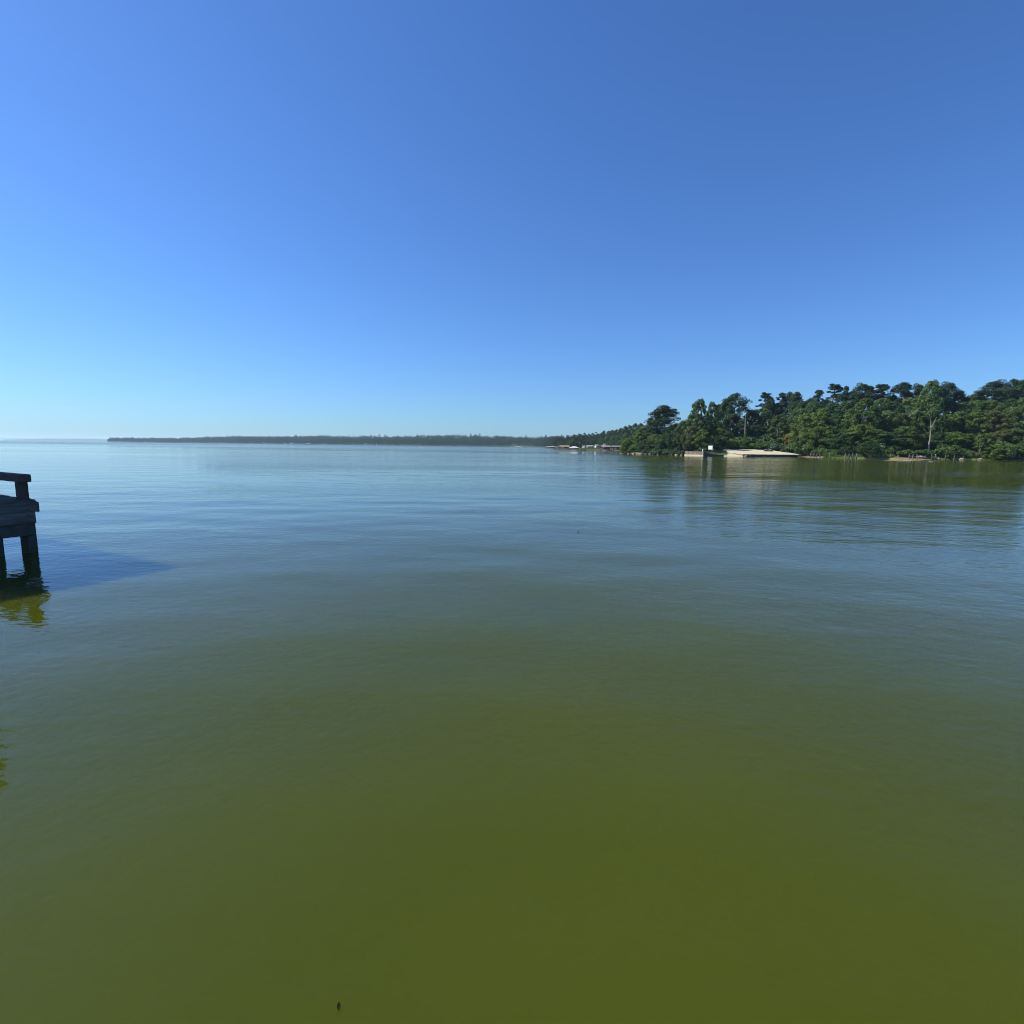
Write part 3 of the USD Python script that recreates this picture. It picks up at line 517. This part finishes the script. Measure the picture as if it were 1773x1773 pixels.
# arch of a culvert in the bank, with rubble round it
ap = atd(1606, 791, 126.0); ac = thing('stone_arch', 'small rounded masonry arch of pale stones in the bank below the forked trunk', 'culvert', (ap[0], ap[1], .1), 12)
for i in range(9):
    t0, t1 = math.pi * (i + .04) / 9, math.pi * (i + .96) / 9; pts = [(r * math.cos(t), r * math.sin(t)) for r, t in ((.62, t0), (1.02, t0), (1.02, t1), (.62, t1))]
    m = trimesh.creation.extrude_polygon(shapely.Polygon(pts), .6, engine='earcut'); v = m.vertices; part(ac, 'stone', trimesh.Trimesh(np.stack([v[:, 0], v[:, 2] - .3, v[:, 1] + .1], -1), m.faces[:, ::-1], process=False), stone)
part(ac, 'back', trimesh.creation.cylinder(.62, .05, sections=18).apply_transform(trimesh.transformations.rotation_matrix(math.pi / 2, [1, 0, 0])).apply_translation([0, .28, .1]), stone_dark)
for px, py, r, dk, lab in ((1594, 791, .6, 0, 'pale rubble stone left of the arch, the taller one'), (1599, 792, .5, 0, 'pale rubble stone against the left foot of the arch'), (1665, 794, .5, 0, 'pale stone lying by the third post on the sand strip'), (1625, 793, .4, 0, 'small pale stone right of the white-topped post'), (1698, 791, .5, 0, 'pale boulder at the foot of the lone young tree'), (1590, 788, .5, 0, 'pale rubble stone on the bank behind the three grey posts')):
    p = atd(px, py, 124.5); solo('boulder', rock(r, px).apply_translation([p[0], p[1], max(float(ground(p[0], p[1])), 0) + r * .25]), stone, lab, 'boulder', smooth=True)
# driftwood logs and mud bars in the shallows
for pa, ya, pb, yb, r, lab in ((1553, 797.3, 1578, 798.2, .16, 'long pale driftwood log lying in the shallows left of the grey posts'), (1546, 792.6, 1558, 793.4, .2, 'pale broken log on the shore left of the three posts'), (1652, 799.4, 1661, 798.8, .09, 'thin curved branch floating in the shallows right of the posts'), (1608, 798.6, 1616, 799.0, .1, 'short pale branch floating in front of the arch')):
    a, b = atz(pa, ya, .05), atz(pb, yb, .08); rng = np.random.default_rng(int(pa)); solo('driftwood_log', limb(a, b, r, r * .6, rng, .05, 6), wood_silver, lab, 'driftwood', smooth=True)
def mud(px, py, L, Wd, h, name, lab):
    p = atz(px, py, 0); m = trimesh.creation.icosphere(3, 1.0); v = m.vertices; v = v * (.75 + .5 * meshkit.fbm(v * 2 + px, 3, 4))[:, None] * [L, Wd, h]; solo(name, trimesh.Trimesh(v + [p[0], p[1], -.02], m.faces, process=False), ground_mat, lab, 'sand bar', smooth=True)
mud(1562, 797.2, 4.0, .8, .12, 'sand_bar', 'low bare sand bar under the driftwood in the shallows')
mud(1700, 796.0, 12.0, .8, .16, 'sand_bar', 'long pale strip of sand along the waterline below the young tree')

# ================================================================ shore settlement far behind the headland
def at_px(px, depth): return atd(px, horizon(px), depth)
def gable(L, W, z0, z1, over=.4):                    # ridge along x
    a, b = L / 2 + over, W / 2 + over; v = [(-a, -b, z0), (a, -b, z0), (a, b, z0), (-a, b, z0), (-a, 0, z1), (a, 0, z1)]; v += [(x, y, z + .15) for x, y, z in v]
    f = [[0, 1, 5], [0, 5, 4], [2, 3, 4], [2, 4, 5], [6, 11, 7], [6, 10, 11], [8, 10, 9], [8, 11, 10]]
    for ring in ([0, 1], [2, 3], [1, 5], [5, 2], [3, 4], [4, 0]): p, q = ring; f += [[p, q + 6, q], [p, p + 6, q + 6]]
    m = trimesh.Trimesh(v, f, process=False); m.fix_normals(); return m
def hip(L, W, z0, z1, over=.4):
    a, b = L / 2 + over, W / 2 + over; k = max(a - b, .3); v = [(-a, -b, z0), (a, -b, z0), (a, b, z0), (-a, b, z0), (-k, 0, z1), (k, 0, z1)]
    m = trimesh.Trimesh(v, [[0, 1, 5], [0, 5, 4], [1, 2, 5], [2, 3, 4], [2, 4, 5], [3, 0, 4], [0, 2, 1], [0, 3, 2]], process=False); m.fix_normals(); return m
def boathouse(px, depth, L, W, zr, zt, label, roof_mat, hipped=False, rz=0.0, wall_frac=.45):
    p = at_px(px, depth); o = thing('boathouse', label, 'boathouse', (p[0], p[1], 0), rz)
    part(o, 'roof', (hip if hipped else gable)(L, W, zr, zt), roof_mat); part(o, 'deck', box((L, W, .2), (0, 0, .75)), wood_grey)
    for sx in np.linspace(-L / 2 + .2, L / 2 - .2, max(2, int(L / 4) + 1)):
        for sy in (-W / 2 + .2, W / 2 - .2): part(o, 'post', box((.25, .25, zr + 1), (sx, sy, (zr - 1) / 2)), wood_dark)
    part(o, 'wall', box((L * wall_frac, W * .8, zr - .9), (L * (.5 - wall_frac / 2) - .2, .1, .85 + (zr - .9) / 2)), brown_wall); return o
def house(px, depth, zb, L, W, h, rise, label, wmat, rmat, rz=0.0):
    p = at_px(px, depth); o = thing('house', label, 'house', (p[0], p[1], zb), rz)
    part(o, 'wall', box((L, W, h + 3), (0, 0, h / 2 - 1.5)), wmat); part(o, 'roof', gable(L, W, h, h + rise), rmat)
    for sx in (-1, 1): part(o, 'gable_end', trimesh.Trimesh([(sx * (L / 2 - .02), y, z) for y, z in ((-W / 2, h), (W / 2, h), (0, h + rise * .93))], [[0, 1, 2]], process=False), wmat)
    for sx in np.linspace(-L * .3, L * .3, 3): part(o, 'window', box((L * .12, .06, h * .4), (sx, -W / 2 - .02, h * .55)), dark_glass)
    part(o, 'door', box((1.0, .08, 2.1), (L * .42, -W / 2 - .02, 1.05)), brown_wall); return o
boathouse(953, 462, 6.4, 4, 1.5, 2.1, 'long low dark boathouse with grey roof, farthest left of the boathouses', tin, rz=4); boathouse(977, 392, 6.6, 4, 1.9, 2.8, 'dark boathouse with tan roof left of the white-roofed one', tan_wall, rz=6)
boathouse(994, 352, 5.6, 4.2, 1.3, 2.4, 'open boathouse under a bright white hipped roof', white_wall, True, 5, .3); boathouse(964, 425, 4.0, 3.4, 1.4, 1.9, 'small dark boathouse between the two longer ones', shingle, rz=4)
boathouse(1048, 296, 4.6, 3.6, 2.0, 2.9, 'dark red-brown boathouse left of the long flat-roofed one', shingle, rz=8, wall_frac=.8); boathouse(1067, 281, 5.0, 3.4, 2.3, 2.7, 'long boathouse on stilts with pale flat roof beside the headland', tin, rz=8, wall_frac=.3)
def gz(px, d): p = at_px(px, d); return float(ground(p[0], p[1]))
house(1011, 395, gz(1011, 395), 1.4, 2.6, 1.7, .6, 'small white gabled house above the grassy lawn', white_wall, shingle, 40); house(1021, 388, gz(1021, 388), 4.4, 3.2, 1.5, .9, 'tan house with pale roof in the middle of the settlement', tan_wall, tin, 12)
house(1033, 372, gz(1033, 372), 2.2, 2.6, 2.0, .7, 'tall white house, brightest of the settlement', white_wall, tin, 20); house(1047, 345, gz(1047, 345) + .3, 2.4, 2.6, 1.9, 1.0, 'white house with dark roof half hidden by trees above the boathouses', white_paint, shingle, 25)
def lawn(px0, px1, d0, d1, n, seed):
    rng = np.random.default_rng(seed); px, dd = rng.uniform(px0, px1, n), rng.uniform(d0, d1, n); p = np.array([at_px(a, b)[:2] for a, b in zip(px, dd)]); return blades(np.column_stack([p, np.maximum(ground(p[:, 0], p[:, 1]), .1)]), .8, .35, rng)
solo('settlement_lawn', lawn(1006, 1038, 345, 385, 3000, 5), L_grass, 'pale grassy lawn running down to the water in front of houses', 'grass', kind='stuff')

# trees of the middle shore, one by one along the skyline
MIDT = [(962, 763, 9, 470), (970, 764, 8, 460), (977, 759, 7, 470), (984, 763, 10, 460), (992, 757.5, 10, 455), (998, 757, 9, 450), (1004, 758, 9, 440), (1010, 756, 11, 440), (1017, 755.5, 10, 430), (1026, 755, 11, 420), (1034, 753, 10, 410), (1040, 753, 9, 405), (1046, 745.5, 10, 390), (1054, 746, 11, 375), (1061, 744.5, 12, 365), (1068, 743.5, 12, 350), (1075, 741, 13, 340), (1083, 738, 14, 325), (1091, 736, 14, 315), (1100, 733, 14, 300), (1109, 733, 14, 290),
        (990, 763, 12, 430), (1003, 763, 11, 425), (1016, 761, 12, 420), (1028, 760, 12, 412), (1041, 758, 12, 385), (1052, 756, 13, 360), (1063, 754, 14, 335), (1074, 752, 15, 320), (1084, 750, 15, 305), (1062, 764, 10, 325), (1074, 762, 14, 300), (1083, 760, 16, 285), (1040, 764, 8, 372), (1055, 763, 9, 340)]
skyl = 21
for i, (px, yt, w, dd) in enumerate(MIDT):
    q = atd(px, yt, dd); g = float(ground(q[0], q[1])); g = max(g, .2); kind = 'round' if i < skyl and i % 3 != 1 else ('dark', 'mid')[i % 2]; ks = protos[kind]; key = ks[int(rngT.integers(len(ks)))]; H = max(q[2] - g, 2.0); s = w * dd / 886.5 / 2 * 1.2 / key[2]
    lab = ('hazy pine' if kind == 'round' else 'hazy broadleaf tree') + (f' on the distant slope skyline, {ORD[min(i, 19)] if i < 20 else "last"} crown from left' if i < skyl else f' among the distant houses, {ORD[i - skyl]} of the lower trees')
    clone(key, 'pine_tree' if kind == 'round' else 'broadleaf_tree', lab, 'tree', (q[0], q[1], g - .3), rngT.random() * 360, (s, s, (H + .3) / key[1]), 'trees on the distant settlement slope: ' + ('pines' if kind == 'round' else 'broadleaves') + (' of the skyline' if i < skyl else ' between houses'))
# the wood they stand in
lo = broadleaf(111, H=11, R=4.2, lobes=12, n=34, size=1.3)[1]; lo2 = broadleaf(112, H=13, R=3.8, lobes=12, n=34, size=1.2)[1]; lo3 = pine(113, H=15, R=3.2, base=.4, tufts=16, n=26, size=1.2, flat=.8, umbrella=True)[1]
rg = np.random.default_rng(31); X = rg.uniform(36, 260, 9000); Y = rg.uniform(240, 690, 9000); ok = shapely.contains_xy(land, X, Y); X, Y = X[ok], Y[ok]; D = shapely.distance(shapely.points(X, Y), edge)
pxs = 886.5 + 886.5 * X / Y; ok = (D > 14) & (pxs > 905) & (pxs < 1250) & ~((pxs > 1005) & (pxs < 1062) & (Y < 425)); X, Y = X[ok][:1700], Y[ok][:1700]
scatter('distant_wood', np.stack([X, Y, ground(X, Y) - .3], -1), np.stack([.7 + .4 * rg.random(len(X))] * 2 + [.55 + .35 * rg.random(len(X))], -1), [(lo, L_far), (lo2, L_far), (lo3, L_pine)], label='hazy wooded slope behind the distant boathouses', cat='wood')

# ================================================================ far shore across the lake
FAR = [(60, 700), (52, 900), (45, 1150), (-60, 1215), (-265, 1290), (-430, 1390), (-620, 1500), (-850, 1640), (-1120, 1800), (-1310, 1870), (-1432, 1850), (-1485, 1880), (-1430, 1990), (-1000, 2300), (0, 2400), (700, 2200), (700, 700)]
farland = shapely.Polygon(FAR); faredge = farland.exterior
def far_ground(x, y):
    d = shapely.distance(shapely.points(x, y), faredge); ins = shapely.contains_xy(farland, x, y); n = meshkit.fbm(np.stack([x * .004, y * .004, 0 * x], -1), 3, 9)
    return np.where(ins, -.2 + 1.0 * sm(d / 14) + (6 + 16 * n) * sm((d - 10) / 220.0), -2.0)
fg = grid(-1560, 700, 700, 2400, 16.0, far_ground); struct('far_shore', fg, mottled('far_earth', (.04, .06, .025), (.07, .10, .04), .02), smooth=True)
rg = np.random.default_rng(41); X = rg.uniform(-1520, 330, 60000); Y = rg.uniform(760, 2150, 60000); ok = shapely.contains_xy(farland, X, Y); X, Y = X[ok], Y[ok]; D = shapely.distance(shapely.points(X, Y), faredge)
ok = (D > 5) & (D < 190) & (X / Y < .1) & (rg.random(len(X)) < np.where(D < 30, 1.0, .45)); X, Y = X[ok][:5200], Y[ok][:5200]
pxs = 886.5 + 886.5 * X / Y; ok = ~((pxs > 884) & (pxs < 906) & (shapely.distance(shapely.points(X, Y), faredge) < 26)); X, Y = X[ok], Y[ok]
sc = .85 + .65 * rg.random(len(X)) ** 1.5; scatter('far_forest', np.stack([X, Y, far_ground(X, Y) - .5], -1), np.stack([sc, sc, (.85 + .45 * rg.random(len(X)) ** 1.4)], -1), [(lo, L_far), (lo2, L_dark), (lo3, L_pine)], label='long low bluish forest line on the far shore of the lake', cat='forest')
for px, dd, L, lab in ((457, 1545, 9, 'tiny white boathouse on the far shore, leftmost of the far specks'), (505, 1480, 14, 'white roofed boathouse on the far shore, larger left of a pair'), (534, 1445, 15, 'white roofed boathouse on the far shore, right of a pair'), (493, 1495, 7, 'tiny grey cabin on the far shore left of the larger boathouse'), (632, 1340, 9, 'tiny pale cabin on the far shore right of the boathouse pair'), (652, 1320, 6, 'small white boat shelter on the far water right of the cabin')):
    p = at_px(px, dd); bx = shapely.ops.nearest_points(faredge, shapely.Point(p[0], p[1]))[0] if hasattr(shapely, 'ops') else None
    o = thing('boathouse', lab, 'boathouse', (p[0], p[1], 0), 15); part(o, 'roof', hip(L, 6, 2.6, 4.2), tin); part(o, 'wall', box((L * .9, 5, 2.6), (0, 0, 1.3)), brown_wall); part(o, 'door', box((2, .1, 2), (0, -2.55, 1.1)), white_paint)
mb = at_px(894, 1196); m = trimesh.creation.icosphere(3, 1.0); m.apply_scale([15, 9, 2.2]); m.apply_translation([mb[0], mb[1], 0]); solo('clay_bank', m, mottled('clay', (.32, .20, .12), (.46, .32, .20), .3), 'small bare orange clay bank on the far shore below the wood', 'clay bank', smooth=True)

# ================================================================ horizon hills at the left
def ridge(name, x0, x1, y0, y1, h, seed, n=160):
    t = np.linspace(0, 1, n); x, y = x0 + (x1 - x0) * t, y0 + (y1 - y0) * t; hh = h * (.55 + .9 * meshkit.fbm(np.stack([t * 9, 0 * t, 0 * t], -1), 4, seed)) * sm(t / .03) * sm((1 - t) / .05) + .3
    hh = hh + h * .12 * np.random.default_rng(seed).random(n)
    v = np.concatenate([np.stack([x, y, 0 * t - 1], -1), np.stack([x, y + 40, hh * .7], -1), np.stack([x, y + 260, hh], -1), np.stack([x, y + 900, 0 * t - 1], -1)]); f = []
    for r in range(3):
        for i in range(n - 1): k = r * n + i; f += [[k, k + 1, k + n + 1], [k, k + n + 1, k + n]]
    struct(name, trimesh.Trimesh(v, f, process=False), mottled(name + '_look', (.03, .05, .02), (.05, .08, .03), .01), smooth=True)
ridge('distant_hills', -5000, -3400, 5000, 5000, 22, 3); ridge('distant_hills', -12000, -6600, 9000, 9400, 48, 5)

# ================================================================ wooden dock at the left edge
a2, b2 = np.array([-.485, -.8745]), np.array([-.8745, .485])       # along the near face; along the railed edge
K = np.array([-9.42, 10.05]); DZ = 1.05
def dk(s, t, z): q = K + s * a2 + t * b2; return np.array([q[0], q[1], z])
dock = thing('wooden_dock', 'dark weathered wooden dock corner with low rail at the left edge', 'dock')
DL, DW = 4.2, 8.0
rngd = np.random.default_rng(12)
for i in range(49):                                                # deck planks laid along the near face direction
    t = .09 + i * .16; z = DZ - .022 + rngd.normal() * .003
    part(dock, 'plank', beam(dk(-.02 + rngd.normal() * .012, t, z), dk(DL, t, z), .15, .044, .006), wood_grey)
part(dock, 'fascia_board', beam(dk(0, -.028, DZ - .125), dk(DL, -.028, DZ - .125), .05, .20), wood_grey)
part(dock, 'fascia_board', beam(dk(.03, -.004, DZ - .342), dk(DL, -.004, DZ - .342), .05, .24), wood_grey)
part(dock, 'rim_joist', beam(dk(.02, .05, DZ - .25), dk(DL, .05, DZ - .25), .05, .38), wood_dark)
part(dock, 'end_board', beam(dk(-.03, .02, DZ - .15), dk(-.03, DW, DZ - .15), .05, .20), wood_dark)
part(dock, 'cross_beam', beam(dk(.03, .10, DZ - .585), dk(DL, .10, DZ - .585), .14, .24), wood_wet)
for t in (.9, 1.9, 2.9, 3.9, 4.9, 5.9, 6.9): part(dock, 'joist', beam(dk(.06, t, DZ - .15), dk(DL, t, DZ - .15), .05, .2), wood_dark)
for s, t in ((.12, .14), (.62, .14), (2.6, .14), (4.0, .14), (.14, 2.8), (2.6, 2.8), (.14, 5.4), (2.6, 5.4), (.14, 7.8), (2.6, 7.8)):
    q = dk(s, t, 0); part(dock, 'pile', beam((q[0], q[1], -2.5), (q[0], q[1], DZ - .05 if t > 1 else DZ - .71), .185, .185, .015), wood_wet)
rot = math.degrees(math.atan2(a2[1], a2[0]))
def sq_post(s, t, z0, z1, w):
    m = box((w, w, z1 - z0), (0, 0, (z0 + z1) / 2)); m.apply_transform(trimesh.transformations.rotation_matrix(math.radians(rot), [0, 0, 1])); q = dk(s, t, 0); m.apply_translation(q); return m
for t in (.30, 2.6, 5.0, 7.6):
    part(dock, 'rail_post', sq_post(.09, t, DZ + .001, DZ + .34, .15), wood_red)
part(dock, 'handrail', beam(dk(.09, .10, DZ + .42), dk(.09, DW, DZ + .42), .19, .15, .01), wood_red)
bolt = trimesh.creation.cylinder(.013, .02, sections=10); bolt.apply_transform(trimesh.geometry.align_vectors([0, 0, 1], [-b2[0], -b2[1], 0]))
for s_ in (.14, .62, 1.4, 2.6, 3.9):
    for z_ in (DZ - .075, DZ - .175, DZ - .28, DZ - .41):
        part(dock, 'bolt', bolt.copy().apply_translation(dk(s_, -.058 if z_ > DZ - .22 else -.034, z_)), rust, 40)
for s_, t_ in ((.12, .14), (.62, .14)):
    q = dk(s_, t_, 0); part(dock, 'weed_band', beam((q[0], q[1], -.15), (q[0], q[1], .13 + .03 * s_), .197, .197, .03), slime)
# the dock's roofed part stands just outside the frame: its shadow lies on the water, its eave is mirrored at the left edge
RZ = 4.4; RC = CP + (-RZ - CAM_H) / ray(15, 1334)[2] * ray(15, 1334); RC[2] = 0
def rp(s, t, z): return RC + np.array([*(s * a2 + t * b2), z])
for i in range(12): part(dock, 'roof_board', beam(rp(.09 + i * .19, 0, RZ - .05), rp(.09 + i * .19, 7.4, RZ - .05), .186, .03), wood_dark)
for s_, t_ in ((.25, .4), (2.1, .4), (.25, 6.6), (2.1, 6.6)):
    part(dock, 'roof_post', beam(rp(s_, t_, DZ), rp(s_, t_, RZ - .2), .14, .14), wood_dark)
part(dock, 'roof_fascia', beam(rp(-.02, -.01, RZ - .16), rp(2.34, -.01, RZ - .16), .04, .2), wood_dark); part(dock, 'roof_fascia', beam(rp(-.03, 0, RZ - .16), rp(-.03, 7.4, RZ - .16), .04, .2), wood_dark)

# ---------------------------------------------------------------- specks afloat and aloft
p = atz(587, 1745, .004); th = np.linspace(0, 1, 7)
lf = np.array([[x * .03 - .015, s * .008 * math.sin(math.pi * min(x + .05, 1)), .003 + .005 * (s * s) + .004 * x] for x in th for s in (-1, 0, 1)]); f = [[i * 3 + j, i * 3 + j + 1, i * 3 + j + 4] for i in range(6) for j in range(2)] + [[i * 3 + j, i * 3 + j + 4, i * 3 + j + 3] for i in range(6) for j in range(2)]
m = trimesh.Trimesh(lf, f, process=False); m.apply_transform(trimesh.transformations.rotation_matrix(1.9, [0, 0, 1])); m.apply_translation([p[0], p[1], .003])
solo('floating_leaf', m, dead_leaf, 'tiny dark curled leaf afloat on the green water near the bottom edge', 'leaf', smooth=True)
p = atz(1000.5, 921, .02); solo('floating_stick', limb((p[0] - .015, p[1], -.15), (p[0] + .01, p[1], .03), .022, .015, np.random.default_rng(2), .05, 4), wood_wet, 'tiny dark stick tip poking from open water right of centre', 'stick', smooth=True)

# ================================================================ haze over the lake
hv = box((2 * 13000, 13500, 60), (0, 6500, 28))
haze_mat = MAT('haze_air', {'v': ('principled_volume', dict(color=(.62, .87, 1.0), density=.00009, anisotropy=.2))}, [], surface=None, volume='v.volume')
hz = usdkit.mesh(stage, '/World/haze', hv, haze_mat).GetPrim(); tag(hz, 'thin pale blue morning haze over the lake', 'haze', kind='stuff')
